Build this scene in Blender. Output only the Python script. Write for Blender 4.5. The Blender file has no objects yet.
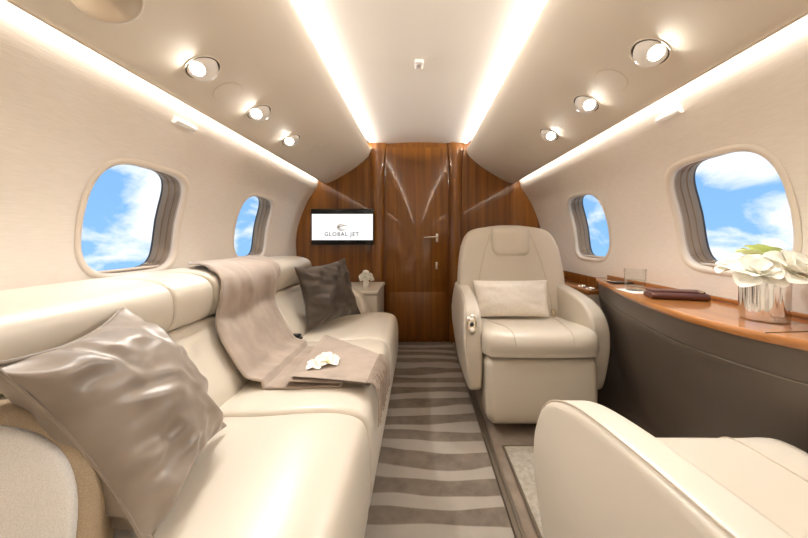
import bpy, bmesh, math, random
from mathutils import Vector, noise, Matrix
R = math.radians
scene = bpy.context.scene
COL = scene.collection

# ---------------------------------------------------------------- camera
cam_data = bpy.data.cameras.new('camera')
cam = bpy.data.objects.new('camera', cam_data); COL.objects.link(cam)
cam.location = (0, 0, .945); cam.rotation_euler = (R(90), 0, 0)
cam_data.sensor_width = 36; cam_data.lens = 320/808*36
cam_data.shift_x = -15/808; cam_data.shift_y = -31/808
cam_data.clip_start = .02
scene.camera = cam

# ---------------------------------------------------------------- colour management
vs = scene.view_settings
scene.display_settings.display_device = 'sRGB'
vs.view_transform = 'Standard'; vs.look = 'None'; vs.gamma = 1; vs.use_curve_mapping = False
vs.exposure = 1.04
cy = scene.cycles
cy.max_bounces = 14; cy.diffuse_bounces = 12; cy.glossy_bounces = 4; cy.transmission_bounces = 6
cy.transparent_max_bounces = 10; cy.caustics_reflective = False; cy.caustics_refractive = False
cy.sample_clamp_indirect = 6; cy.use_denoising = True

# ---------------------------------------------------------------- sky
world = bpy.data.worlds.new('sky'); scene.world = world; world.use_nodes = True
nt = world.node_tree; nt.nodes.clear()
def wn(t, **k):
    n = nt.nodes.new(t)
    for a, b in k.items(): setattr(n, a, b)
    return n
tc = wn('ShaderNodeTexCoord'); sep = wn('ShaderNodeSeparateXYZ')
nt.links.new(tc.outputs['Generated'], sep.inputs[0])
grad = wn('ShaderNodeValToRGB')
grad.color_ramp.elements[0].position = .42; grad.color_ramp.elements[0].color = (.22, .42, .68, 1)
grad.color_ramp.elements[1].position = .75; grad.color_ramp.elements[1].color = (.11, .27, .56, 1)
madd = wn('ShaderNodeMath', operation='MULTIPLY_ADD'); madd.inputs[1].default_value = .5; madd.inputs[2].default_value = .5
nt.links.new(sep.outputs['Z'], madd.inputs[0]); nt.links.new(madd.outputs[0], grad.inputs[0])
mp = wn('ShaderNodeMapping'); mp.inputs['Scale'].default_value = (1, 1, 1.7); mp.inputs['Location'].default_value = (.4, .2, .62)
nt.links.new(tc.outputs['Generated'], mp.inputs[0])
nz = wn('ShaderNodeTexNoise'); nz.inputs['Scale'].default_value = 5.2; nz.inputs['Detail'].default_value = 9
nz.inputs['Roughness'].default_value = .55; nz.inputs['Distortion'].default_value = .35
nt.links.new(mp.outputs[0], nz.inputs['Vector'])
cr = wn('ShaderNodeValToRGB'); cr.color_ramp.elements[0].position = .45; cr.color_ramp.elements[1].position = .57
nt.links.new(nz.outputs['Fac'], cr.inputs[0])
mx = wn('ShaderNodeMixRGB'); mx.inputs[2].default_value = (.68, .71, .75, 1)
nt.links.new(cr.outputs[0], mx.inputs[0]); nt.links.new(grad.outputs[0], mx.inputs[1])
bg = wn('ShaderNodeBackground'); bg.inputs[1].default_value = .80
nt.links.new(mx.outputs[0], bg.inputs[0])
wo = wn('ShaderNodeOutputWorld'); nt.links.new(bg.outputs[0], wo.inputs[0])

# ---------------------------------------------------------------- cove lights (LED strips hidden behind the valance lips)
def cove_light(name, x, z, aim, power, color=(1, .955, .905), width=.014, y0=-2.3, y1=2.86):
    d = bpy.data.lights.new(name, 'AREA'); d.shape = 'RECTANGLE'; d.size = y1-y0; d.size_y = width
    d.energy = power; d.color = color
    o = bpy.data.objects.new(name, d); COL.objects.link(o)
    o.location = (x, (y0+y1)/2, z)
    zax = -Vector((aim[0], 0, aim[1])).normalized(); xax = Vector((0, 1, 0)); yax = zax.cross(xax)
    o.rotation_euler = Matrix((xax, yax, zax)).transposed().to_euler()
    return o
for s in (-1, 1):
    cove_light('ceiling_cove_light', s*.488, 1.757, (-s*1, .30), 9)
    cove_light('wall_cove_light', s*.880, 1.492, (s*.25, -1), 4.4)

# ---------------------------------------------------------------- materials
def mat(name, color, rough=.5, metal=0, **k):
    m = bpy.data.materials.new(name); m.use_nodes = True
    b = m.node_tree.nodes['Principled BSDF']
    b.inputs['Base Color'].default_value = (*color, 1); b.inputs['Roughness'].default_value = rough
    b.inputs['Metallic'].default_value = metal
    for a, v in k.items():
        if a == 'emit': b.inputs['Emission Color'].default_value = (*v[0], 1); b.inputs['Emission Strength'].default_value = v[1]
        else: b.inputs[a].default_value = v
    return m
def add_noise(m, scale=(60, 60, 60), bump=.1, dist=.002, c2=None, detail=4, lo=.35, hi=.65, tex='noise'):
    t = m.node_tree; b = t.nodes['Principled BSDF']
    c = t.nodes.new('ShaderNodeTexCoord'); p = t.nodes.new('ShaderNodeMapping'); p.inputs['Scale'].default_value = scale
    t.links.new(c.outputs['Object'], p.inputs[0])
    if tex == 'noise':
        n = t.nodes.new('ShaderNodeTexNoise'); n.inputs['Detail'].default_value = detail; f = n.outputs['Fac']
    else:
        n = t.nodes.new('ShaderNodeTexVoronoi'); f = n.outputs['Distance']
    n.inputs['Scale'].default_value = 1
    t.links.new(p.outputs[0], n.inputs['Vector'])
    if bump:
        bp = t.nodes.new('ShaderNodeBump'); bp.inputs['Strength'].default_value = bump; bp.inputs['Distance'].default_value = dist
        t.links.new(f, bp.inputs['Height']); t.links.new(bp.outputs[0], b.inputs['Normal'])
    if c2:
        r = t.nodes.new('ShaderNodeValToRGB'); r.color_ramp.elements[0].position = lo; r.color_ramp.elements[1].position = hi
        r.color_ramp.elements[0].color = b.inputs['Base Color'].default_value; r.color_ramp.elements[1].color = (*c2, 1)
        t.links.new(f, r.inputs[0]); t.links.new(r.outputs[0], b.inputs['Base Color'])
    return m
M = {}
M['textile'] = add_noise(mat('wall_textile', (.82, .76, .685), .85), (25, 25, 260), .25, .0015, (.86, .80, .73), 3)
M['headliner'] = mat('headliner', (.90, .855, .79), .8)
M['valance'] = add_noise(mat('valance_leather', (.72, .65, .55), .65), (500, 500, 500), .06, .0005)
M['leather'] = add_noise(mat('cream_leather', (.655, .60, .51), .36, **{'Coat Weight': .06, 'Coat Roughness': .25}), (420, 420, 420), .10, .0006)
M['leather_seam'] = mat('leather_seam', (.56, .49, .40), .5)
M['plastic'] = mat('cream_plastic', (.80, .72, .62), .35)
M['shade'] = add_noise(mat('window_shade_track', (.25, .17, .10), .55), (4, 30, 1), .0, .001, (.36, .26, .165), 2)
M['white_gloss'] = mat('white_gloss', (.93, .90, .86), .25)
M['chrome'] = mat('chrome', (.86, .80, .72), .12, 1)
M['nickel'] = mat('satin_nickel', (.72, .62, .48), .25, 1)
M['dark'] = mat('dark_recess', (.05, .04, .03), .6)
M['lamp'] = mat('lamp_lens', (1, 1, 1), .3, emit=((1, .95, .88), 60))
M['screen'] = mat('screen_white', (0.02, 0.02, 0.02), .3, emit=((1, 1, 1), .54))
M['bezel'] = mat('black_bezel', (.004, .004, .004), .25)
M['print'] = mat('logo_grey', (.10, .08, .07), .8)
M['gold'] = mat('logo_gold', (.55, .42, .24), .6)
M['cab'] = add_noise(mat('grey_brown_leather', (.105, .083, .066), .42), (400, 400, 400), .15, .0006)
M['taupe'] = add_noise(mat('taupe_satin', (.20, .158, .12), .40, **{'Sheen Weight': .2, 'Specular IOR Level': .6}), (9, 9, 9), .2, .008, (.27, .22, .175), 3)
M['brownp'] = add_noise(mat('brown_satin', (.058, .041, .029), .34, **{'Sheen Weight': .15}), (10, 10, 10), .2, .008, (.085, .062, .045), 3)
M['pearl'] = add_noise(mat('pearl_fabric', (.84, .79, .72), .34, **{'Sheen Weight': .2}), (60, 60, 80), .15, .003, (.78, .73, .66), 4)
M['cashmere'] = add_noise(mat('taupe_cashmere', (.34, .27, .215), .75, **{'Sheen Weight': .5, 'Sheen Roughness': .4}), (14, 14, 14), .15, .004, (.42, .34, .275), 4)
M['weave'] = add_noise(mat('cream_weave', (.62, .60, .56), .9), (700, 700, 700), .5, .001, (.74, .72, .68), 2)
M['weave2'] = add_noise(mat('beige_weave', (.30, .225, .145), .9), (600, 600, 600), .5, .001, (.38, .30, .20), 2)
M['carpet'] = add_noise(mat('brown_carpet', (.19, .147, .11), .95), (8, 8, 8), .4, .003, (.32, .255, .195), 5, .3, .7)
M['mat'] = add_noise(mat('stone_carpet', (.36, .32, .26), .95), (60, 60, 60), .5, .003, (.46, .42, .355), 4)
M['rail'] = mat('rail_bronze', (.20, .165, .125), .4, .5)
M['folio'] = add_noise(mat('brown_leather_folio', (.115, .042, .032), .45), (300, 300, 300), .2, .0006)
M['petal'] = mat('white_petal', (.93, .92, .86), .55, )
M['petal_green'] = mat('greenish_petal', (.72, .78, .42), .6)
M['leaf'] = mat('leaf_green', (.12, .22, .06), .5)
M['napkin'] = mat('white_napkin', (.88, .86, .82), .8)
M['phone'] = mat('black_gloss', (.02, .02, .022), .15)

def glass_mat(name, tint=(1, 1, 1), refl=.25):
    m = bpy.data.materials.new(name); m.use_nodes = True; t = m.node_tree; t.nodes.clear()
    tr = t.nodes.new('ShaderNodeBsdfTransparent'); tr.inputs[0].default_value = (*tint, 1)
    gl = t.nodes.new('ShaderNodeBsdfGlossy'); gl.inputs['Roughness'].default_value = .02
    lw = t.nodes.new('ShaderNodeLayerWeight'); fr = t.nodes.new('ShaderNodeMath'); fr.operation = 'POWER'; fr.inputs[1].default_value = 3.5; t.links.new(lw.outputs['Facing'], fr.inputs[0])
    mu = t.nodes.new('ShaderNodeMath'); mu.operation = 'MULTIPLY'; mu.inputs[1].default_value = refl
    mi = t.nodes.new('ShaderNodeMixShader'); o = t.nodes.new('ShaderNodeOutputMaterial')
    t.links.new(fr.outputs[0], mu.inputs[0]); t.links.new(mu.outputs[0], mi.inputs[0])
    t.links.new(tr.outputs[0], mi.inputs[1]); t.links.new(gl.outputs[0], mi.inputs[2]); t.links.new(mi.outputs[0], o.inputs[0])
    return m
M['pane'] = glass_mat('window_glass', (.99, .99, 1), .08)
M['tumbler'] = glass_mat('tumbler_glass', (.975, .985, .98), 1.0)

def wood(name, c1, c2, c3, coat=1.0, sc=(38, 38, .9), rough=.35):
    m = mat(name, c1, rough, **{'Coat Weight': coat, 'Coat Roughness': .03, 'Coat IOR': 1.5, 'Specular IOR Level': .25})
    t = m.node_tree; b = t.nodes['Principled BSDF']
    c = t.nodes.new('ShaderNodeTexCoord'); p = t.nodes.new('ShaderNodeMapping'); p.inputs['Scale'].default_value = sc
    t.links.new(c.outputs['Object'], p.inputs[0])
    n = t.nodes.new('ShaderNodeTexNoise'); n.inputs['Scale'].default_value = 1; n.inputs['Detail'].default_value = 6; n.inputs['Roughness'].default_value = .6
    n.inputs['Distortion'].default_value = .3
    t.links.new(p.outputs[0], n.inputs['Vector'])
    r = t.nodes.new('ShaderNodeValToRGB'); e = r.color_ramp.elements
    e[0].position = .3; e[0].color = (*c1, 1); e[1].position = .7; e[1].color = (*c3, 1)
    k = e.new(.5); k.color = (*c2, 1)
    t.links.new(n.outputs['Fac'], r.inputs[0]); t.links.new(r.outputs[0], b.inputs['Base Color'])
    return m
M['wood'] = wood('mahogany_gloss', (.14, .043, .003), (.205, .070, .005), (.28, .104, .009), sc=(30, 30, .8), rough=.45)
M['woodtop'] = wood('worktop_gloss', (.33, .125, .028), (.42, .165, .04), (.50, .21, .055), sc=(38, 2.0, 38))

def runner_material():
    m = mat('striped_carpet', (.3, .25, .2), .95)
    t = m.node_tree; b = t.nodes['Principled BSDF']; N = t.nodes.new; L = t.links.new
    c = N('ShaderNodeTexCoord'); p = N('ShaderNodeMapping'); p.inputs['Scale'].default_value = (1.3, 2.2, 1)
    L(c.outputs['Object'], p.inputs[0])
    n = N('ShaderNodeTexNoise'); n.inputs['Scale'].default_value = 1.0; n.inputs['Detail'].default_value = .0
    L(p.outputs[0], n.inputs['Vector'])
    s = N('ShaderNodeSeparateXYZ'); L(c.outputs['Object'], s.inputs[0])
    a = N('ShaderNodeMath'); a.operation = 'MULTIPLY_ADD'; a.inputs[1].default_value = .20; L(n.outputs['Fac'], a.inputs[0]); L(s.outputs['Y'], a.inputs[2])
    d = N('ShaderNodeMath'); d.operation = 'MULTIPLY'; d.inputs[1].default_value = 2*math.pi/.150; L(a.outputs[0], d.inputs[0])
    q = N('ShaderNodeMath'); q.operation = 'SINE'; L(d.outputs[0], q.inputs[0])
    r = N('ShaderNodeValToRGB'); r.color_ramp.elements[0].position = .53; r.color_ramp.elements[1].position = .60
    p2 = N('ShaderNodeMapping'); p2.inputs['Scale'].default_value = (2.4, 9, 1); L(c.outputs['Object'], p2.inputs[0])
    n2 = N('ShaderNodeTexNoise'); n2.inputs['Scale'].default_value = 1; n2.inputs['Detail'].default_value = 1; L(p2.outputs[0], n2.inputs['Vector'])
    w0 = N('ShaderNodeMath'); w0.operation = 'MULTIPLY_ADD'; w0.inputs[1].default_value = .30; L(q.outputs[0], w0.inputs[0]); L(n2.outputs['Fac'], w0.inputs[2])
    w = N('ShaderNodeMath'); w.operation = 'ADD'; w.inputs[1].default_value = .02
    L(w0.outputs[0], w.inputs[0]); L(w.outputs[0], r.inputs[0])
    f = N('ShaderNodeTexNoise'); f.inputs['Scale'].default_value = 9; f.inputs['Detail'].default_value = 8; f.inputs['Roughness'].default_value = .7; L(c.outputs['Object'], f.inputs['Vector'])
    dk = N('ShaderNodeMixRGB'); dk.inputs[1].default_value = (.125, .098, .074, 1); dk.inputs[2].default_value = (.24, .195, .155, 1)
    fr = N('ShaderNodeMapRange'); fr.inputs['From Min'].default_value = .3; fr.inputs['From Max'].default_value = .72; L(f.outputs['Fac'], fr.inputs['Value']); L(fr.outputs[0], dk.inputs[0])
    lt = N('ShaderNodeMixRGB'); lt.inputs[1].default_value = (.31, .275, .23, 1); lt.inputs[2].default_value = (.40, .36, .31, 1); L(f.outputs['Fac'], lt.inputs[0])
    x = N('ShaderNodeMixRGB'); L(r.outputs[0], x.inputs[0]); L(dk.outputs[0], x.inputs[1]); L(lt.outputs[0], x.inputs[2])
    L(x.outputs[0], b.inputs['Base Color'])
    g = N('ShaderNodeTexNoise'); g.inputs['Scale'].default_value = 350; L(c.outputs['Object'], g.inputs['Vector'])
    bp = N('ShaderNodeBump'); bp.inputs['Strength'].default_value = .5; bp.inputs['Distance'].default_value = .002; L(g.outputs['Fac'], bp.inputs['Height']); L(bp.outputs[0], b.inputs['Normal'])
    return m
M['runner'] = runner_material()

# ---------------------------------------------------------------- object helpers
def thing(name, label, cat, loc=(0, 0, 0), group=None, rotz=0):
    o = bpy.data.objects.new(name, None); COL.objects.link(o); o.location = loc; o.rotation_euler = (0, 0, rotz)
    o['label'] = label; o['category'] = cat
    if group: o['group'] = group
    return o
def tag(o, label, cat, group=None):
    o['label'] = label; o['category'] = cat
    if group: o['group'] = group
    return o
def rootof(p):
    v = Vector((0, 0, 0))
    while p is not None: v = v + p.location; p = p.parent
    return v
def mk(name, geo, m, parent=None, world=True, smooth=True, label=None, kind=None, sharp=40):
    """geo = (verts, faces); verts in place coordinates (world) or in the parent's own coordinates (world=False)"""
    v, f = geo
    off = rootof(parent) if (parent is not None and world) else Vector((0, 0, 0))
    me = bpy.data.meshes.new(name)
    me.from_pydata([tuple(Vector(a)-off) for a in v], [], f); me.validate()
    b = bmesh.new(); b.from_mesh(me); bmesh.ops.recalc_face_normals(b, faces=b.faces); b.to_mesh(me); b.free()
    if smooth:
        me.shade_smooth()
        me.set_sharp_from_angle(angle=R(sharp))
    me.materials.append(m)
    o = bpy.data.objects.new(name, me); COL.objects.link(o)
    if parent is not None: o.parent = parent
    if label: o['label'] = label
    if kind: o['kind'] = kind
    return o
def struct(name, geo, m, parent=None, **k): return mk(name, geo, m, parent, kind='structure', **k)
def copy_tree(o, parent=None):
    c = o.copy(); COL.objects.link(c); c.parent = parent
    for ch in list(o.children): copy_tree(ch, c)
    return c
def join(*gs):
    V, F = [], []
    for v, f in gs:
        n = len(V); V += list(v); F += [tuple(i+n for i in q) for q in f]
    return V, F
def catmull(P, n=6, closed=False):
    P = [Vector(p) for p in P]; out = []; N = len(P)
    rng = range(N) if closed else range(N-1)
    for i in rng:
        if closed: a, b, c, d = P[(i-1) % N], P[i], P[(i+1) % N], P[(i+2) % N]
        else: a, b, c, d = P[max(i-1, 0)], P[i], P[i+1], P[min(i+2, N-1)]
        for k in range(n):
            t = k/n
            out.append(.5*((2*b)+(c-a)*t+(2*a-5*b+4*c-d)*t*t+(3*b-a-3*c+d)*t**3))
    if not closed: out.append(P[-1])
    return out
def interp(tab, x):
    if x <= tab[0][0]: return tab[0][1]
    for (a, va), (b, vb) in zip(tab, tab[1:]):
        if x <= b: return va+(vb-va)*(x-a)/(b-a)
    return tab[-1][1]
def box(x0, x1, y0, y1, z0, z1):
    v = [(x, y, z) for x in (x0, x1) for y in (y0, y1) for z in (z0, z1)]
    return v, [(0, 1, 3, 2), (4, 6, 7, 5), (0, 4, 5, 1), (2, 3, 7, 6), (0, 2, 6, 4), (1, 5, 7, 3)]
def rbox(x0, x1, y0, y1, z0, z1, r=.01, seg=3):
    b = bmesh.new(); v, f = box(x0, x1, y0, y1, z0, z1)
    vs_ = [b.verts.new(p) for p in v]
    for q in f: b.faces.new([vs_[i] for i in q])
    bmesh.ops.bevel(b, geom=b.edges[:], offset=r, segments=seg, affect='EDGES', profile=.5)
    b.verts.index_update()
    out = [tuple(p.co) for p in b.verts], [tuple(p.index for p in q.verts) for q in b.faces]; b.free()
    return out
def tube(path, r, n=8, closed=False, cap=True):
    P = [Vector(p) for p in path]; V, F = [], []; N = len(P)
    up = None
    for i, p in enumerate(P):
        t = (P[(i+1) % N]-P[i-1]) if closed else (P[min(i+1, N-1)]-P[max(i-1, 0)])
        if t.length < 1e-9: t = Vector((0, 0, 1))
        t.normalize()
        if up is None: up = Vector((0, 0, 1)) if abs(t.z) < .9 else Vector((1, 0, 0))
        a = t.cross(up)
        if a.length < 1e-6: a = t.orthogonal()
        a.normalize(); b = a.cross(t).normalized(); up = b
        rr = r(i/(max(N-1, 1))) if callable(r) else r
        for k in range(n):
            w = 2*math.pi*k/n; V.append(p+a*(rr*math.cos(w))+b*(rr*math.sin(w)))
    m = N if closed else N-1
    for i in range(m):
        for k in range(n):
            j = (i+1) % N
            F.append((i*n+k, i*n+(k+1) % n, j*n+(k+1) % n, j*n+k))
    if cap and not closed: F += [tuple(range(n-1, -1, -1)), tuple((N-1)*n+k for k in range(n))]
    return V, F
def lathe(prof, n=32, c=(0, 0, 0), axis=(0, 0, 1), xs=(1, 0, 0)):
    """prof = [(radius, height)] round `axis` through c"""
    ax = Vector(axis).normalized(); a = Vector(xs); a = (a-ax*a.dot(ax)).normalized(); b = ax.cross(a); c = Vector(c)
    V, F = [], []
    for r, h in prof:
        for k in range(n):
            w = 2*math.pi*k/n; V.append(c+ax*h+a*(r*math.cos(w))+b*(r*math.sin(w)))
    for i in range(len(prof)-1):
        for k in range(n): F.append((i*n+k, i*n+(k+1) % n, (i+1)*n+(k+1) % n, (i+1)*n+k))
    F.append(tuple(range(n-1, -1, -1))); F.append(tuple((len(prof)-1)*n+k for k in range(n)))
    return V, F
def inset(P, d):
    N = len(P); out = []
    area = sum(P[i].x*P[(i+1) % N].y-P[(i+1) % N].x*P[i].y for i in range(N)); s = 1 if area > 0 else -1
    for i in range(N):
        t = P[(i+1) % N]-P[i-1]
        if t.length < 1e-9: out.append(P[i].copy()); continue
        t.normalize(); nrm = Vector((-t.y, t.x))*s
        out.append(P[i]+nrm*d)
    return out
def sweep(prof, a0, a1, er, place, n=5, dense=5, mid=8, warp=None, smooth=True):
    """closed 2D outline swept from a0 to a1 with rounded ends; place(u, v, a) -> xyz"""
    P = catmull([Vector(p) for p in prof], dense, True) if smooth else [Vector(p) for p in prof]
    rings = []
    for k in range(n+1):
        th = k/n*math.pi/2; rings.append((a0+er*(1-math.sin(th)) if False else a0+er*(1-math.cos(math.pi/2-th)) if False else a0+er*(1-math.cos(th)) if False else a0+er*(1-math.sin(math.pi/2-th)), er*(1-math.sin(th))))
    # rings go from the cap plane inwards
    rr = [(a0+er*(1-math.cos(k/n*math.pi/2)), er*(1-math.sin(k/n*math.pi/2))) for k in range(n+1)]
    ms = [(a0+er+(a1-a0-2*er)*k/mid, 0) for k in range(1, mid)]
    le = [(a1-er*(1-math.cos(k/n*math.pi/2)), er*(1-math.sin(k/n*math.pi/2))) for k in range(n, -1, -1)]
    rings = rr+ms+le
    V, F = [], []; N = len(P)
    for a, d in rings:
        Q = inset(P, d) if d > 1e-6 else P
        for q in Q:
            p = Vector(place(q.x, q.y, a)); V.append(warp(p) if warp else p)
    for i in range(len(rings)-1):
        for k in range(N): F.append((i*N+k, i*N+(k+1) % N, (i+1)*N+(k+1) % N, (i+1)*N+k))
    for base, rev in ((0, True), ((len(rings)-1)*N, False)):
        c = sum((V[base+k] for k in range(N)), Vector((0, 0, 0)))/N
        V.append(c); ci = len(V)-1
        for k in range(N): F.append((base+(k+1) % N, base+k, ci) if rev else (base+k, base+(k+1) % N, ci))
    return V, F
def rings_loft(rings, cap=True):
    V, F = [], []; N = len(rings[0])
    for r in rings: V += [Vector(p) for p in r]
    for i in range(len(rings)-1):
        for k in range(N): F.append((i*N+k, i*N+(k+1) % N, (i+1)*N+(k+1) % N, (i+1)*N+k))
    if cap:
        for base in (0, (len(rings)-1)*N):
            V.append(sum((V[base+k] for k in range(N)), Vector((0, 0, 0)))/N); ci = len(V)-1
            for k in range(N): F.append((base+k, base+(k+1) % N, ci))
    return V, F
def sgnpow(a, e): return math.copysign(abs(a)**e, a)
def superell(hx, hy, n, N=56):
    return [(hx*sgnpow(math.cos(2*math.pi*k/N), 2/n), hy*sgnpow(math.sin(2*math.pi*k/N), 2/n)) for k in range(N)]

# ================================================================ CABIN SHELL
Y0, Y1 = -2.4, 2.91
WALL = [(0, 1.03), (.2, 1.06), (.4, 1.085), (.6, 1.10), (.8, 1.115), (.93, 1.118), (1.07, 1.095), (1.26, 1.022), (1.41, .928), (1.47, .912), (1.55, .875)]
WP = catmull([Vector((z, x)) for z, x in WALL], 10)
def WX(z): return interp([(p.x, p.y) for p in WP], z)
def wall_point(s, y, z, off=0):
    x = WX(z); dx = (WX(z+.01)-WX(z-.01))/.02
    n = Vector((-1, 0, dx)).normalized()                # towards the cabin (for s=+1)
    return Vector((s*(x+n.x*off), y, z+n.z*off))
HW, HH = .208, .203                                      # half size of a window opening
WINDOWS = {-1: [(1.265, 1.012), (2.14, 1.012), (.33, 1.01), (-.56, 1.01), (-1.45, 1.01)],
           1: [(1.160, 1.03), (2.085, 1.015), (.26, 1.03), (-.63, 1.03), (-1.52, 1.03)]}
def opening(yc, zc, k=1.0, N=72, e=4.0, hw=HW, hh=HH):
    return [(yc+a*k, zc+b*k) for a, b in superell(hw, hh, e, N)]
def wall_mesh(s):
    wins = sorted(WINDOWS[s]); PW, PH = .27, .27
    zr0, zr1 = 1.015-PH, 1.015+PH
    zl = [zr0*i/14 for i in range(14)]+[zr0+(zr1-zr0)*i/16 for i in range(16)]+[zr1+(1.55-zr1)*i/8 for i in range(9)]
    yl = []; prev = Y0; rects = []
    for yc, zc in wins:
        a, b = yc-PW, yc+PW; n = max(2, int((a-prev)/.05)); yl += [prev+(a-prev)*i/n for i in range(n)]
        yl += [a+(b-a)*i/16 for i in range(16)]; prev = b; rects.append((a, b, yc, zc))
    n = 12; yl += [prev+(Y1+.02-prev)*i/n for i in range(n+1)]
    V, F, key = [], [], {}
    def vid(y, z):
        k = (round(y, 5), round(z, 5))
        if k not in key: key[k] = len(V); V.append(wall_point(s, y, z))
        return key[k]
    for i in range(len(yl)-1):
        for j in range(len(zl)-1):
            yc, zc = (yl[i]+yl[i+1])/2, (zl[j]+zl[j+1])/2
            if any(a < yc < b and zr0 < zc < zr1 for a, b, _, _ in rects): continue
            F.append((vid(yl[i], zl[j]), vid(yl[i+1], zl[j]), vid(yl[i+1], zl[j+1]), vid(yl[i], zl[j+1])))
    for a, b, yc, zc in rects:
        ys = [y for y in yl if a-1e-6 <= y <= b+1e-6]; zs = [z for z in zl if zr0-1e-6 <= z <= zr1+1e-6]
        loop = [(y, zs[0]) for y in ys[:-1]]+[(ys[-1], z) for z in zs[:-1]]+[(y, zs[-1]) for y in ys[:0:-1]]+[(ys[0], z) for z in zs[:0:-1]]
        inner = []
        for y, z in loop:                                # same direction on the superellipse
            dy, dz = y-yc, z-zc
            t = (abs(dy/HW)**4.0+abs(dz/HH)**4.0)**(-1/4.0)
            inner.append((yc+dy*t, zc+dz*t))
        K = 5; ids = [[vid(*p) for p in loop]]
        for k in range(1, K+1):
            ids.append([vid(p[0]+(q[0]-p[0])*k/K, p[1]+(q[1]-p[1])*k/K) for p, q in zip(loop, inner)])
        n = len(loop)
        for k in range(K):
            for i in range(n): F.append((ids[k][i], ids[k][(i+1) % n], ids[k+1][(i+1) % n], ids[k+1][i]))
    return V, F
struct('wall_left', wall_mesh(-1), M['textile'])
struct('wall_right', wall_mesh(1), M['textile'])
# upper hull and ceiling
def extrude_xz(pts, y0, y1, n=1):
    V, F = [], []; N = len(pts)
    for i in range(n+1):
        y = y0+(y1-y0)*i/n; V += [(p[0], y, p[1]) for p in pts]
    for i in range(n):
        for k in range(N-1): F.append((i*N+k, i*N+k+1, (i+1)*N+k+1, (i+1)*N+k))
    return V, F
half = [(.875, 1.55), (.80, 1.64), (.68, 1.73), (.60, 1.80), (.53, 1.835), (.47, 1.835), (.435, 1.805), (.40, 1.796), (.32, 1.799), (.22, 1.807), (.11, 1.813), (0, 1.816)]
full = catmull([Vector((-a, b)) for a, b in half]+[Vector((a, b)) for a, b in half[-2::-1]], 4)
struct('ceiling', extrude_xz([(p.x, p.y) for p in full], Y0, Y1+.02, 2), M['headliner'])
VAL = [(.434, 1.748), (.438, 1.72), (.47, 1.675), (.58, 1.583), (.72, 1.497), (.80, 1.455), (.84, 1.442), (.862, 1.447), (.868, 1.462)]
for s, nm in ((-1, 'trim_1'), (1, 'trim_2')):
    a = catmull([Vector(p) for p in VAL], 6); b = inset(a, 0)
    back = []
    for i, p in enumerate(a):
        t = (a[min(i+1, len(a)-1)]-a[max(i-1, 0)]).normalized(); nrm = Vector((-t.y, t.x)) if False else Vector((-t.y, t.x))
        if nrm.dot(Vector((.6, .8))) < 0: nrm = -nrm
        back.append(p+nrm*.008)
    loop = [(s*p.x, p.y) for p in a]+[(s*p.x, p.y) for p in back[::-1]]
    loop.append(loop[0])
    struct(nm, extrude_xz(loop, Y0, Y1-.002, 2), M['valance'])
# floor
struct('floor', box(-1.06, 1.06, Y0, Y1+.02, -.03, 0), M['carpet'], smooth=False)
struct('trim_3', join(rbox(.303, .315, Y0+.02, Y1-.03, 0, .012, .003, 2), rbox(.322, .334, Y0+.02, Y1-.03, 0, .012, .003, 2), box(.315, .322, Y0+.02, Y1-.03, 0, .006)), M['rail'])
# rear wall behind the camera
def cabin_outline(shrink=0):
    pts = [(WX(z), z) for z in [0, .1, .2, .4, .6, .8, .93, 1.07, 1.16, 1.26, 1.34, 1.41, 1.47, 1.55]]+[(a, b) for a, b in half[1:]]
    pts = [(x+.01, z) for x, z in pts]
    return pts[:-1]+[(0, half[-1][1])]+[(-x, z) for x, z in pts[-2::-1]]
def slab_xz(pts, y0, y1):
    n = len(pts); V = [(x, y0, z) for x, z in pts]+[(x, y1, z) for x, z in pts]
    F = [tuple(range(n)), tuple(range(2*n-1, n-1, -1))]+[(i, (i+1) % n, n+(i+1) % n, n+i) for i in range(n)]
    return V, F
struct('wall_back', slab_xz(cabin_outline(), Y0-.04, Y0), M['textile'], smooth=False)

# bulkhead: wood wall with two half round pilasters and the door between
struct('wall_front', slab_xz(cabin_outline(), Y1, Y1+.05), M['wood'], smooth=False)
for i, (xc, w) in enumerate(((-.378, .064), (.332, .060))):
    top = 1.800
    prof = []
    for k in range(17):
        a = math.pi*k/16; prof.append((xc-w*math.cos(a), Y1-.052*math.sin(a)**.8))
    V = [(x, y, 0.0) for x, y in prof]+[(xc+(x-xc)*1.0, y, 1.50) for x, y in prof]
    for q, zz in enumerate((1.58, 1.66, 1.73, top)):       # the pilasters flare towards the ceiling
        k = ((q+1)/4)**2*.35
        V += [(xc+(x-xc)*(1+k), y, zz) for x, y in prof]
    n = len(prof); F = [(r*n+j, r*n+j+1, (r+1)*n+j+1, (r+1)*n+j) for r in range(5) for j in range(n-1)]+[tuple(5*n+j for j in range(n))]
    struct('trim_%d' % (4+i), (V, F), M['wood'])
DX0, DX1 = -.300, .262
door = struct('door_1', rbox(DX0, DX1, Y1-.016, Y1-.002, .02, 1.765, .005, 2), M['wood'], sharp=30)
struct('lower_panel', rbox(DX0+.03, DX1-.03, Y1-.020, Y1-.0155, .05, .455, .003, 2), M['wood'], door)
h = mk('door_handle', join(rbox(.150, .176, Y1-.026, Y1-.0165, .905, .985, .004, 3), tube([(.163, Y1-.02, .955), (.163, Y1-.06, .955)], .008, 12),
       tube(catmull([(.168, Y1-.06, .955), (.12, Y1-.064, .953), (.045, Y1-.060, .948)], 5), .0075, 12)), M['nickel'], door, label='brushed nickel lever handle')
mk('door_lock', join(rbox(.148, .172, Y1-.026, Y1-.0165, .66, .73, .004, 3), lathe([(.009, 0), (.009, .01), (.004, .012)], 16, (.16, Y1-.026, .69), (0, -1, 0))), M['nickel'], door, label='nickel lock plate')

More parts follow.
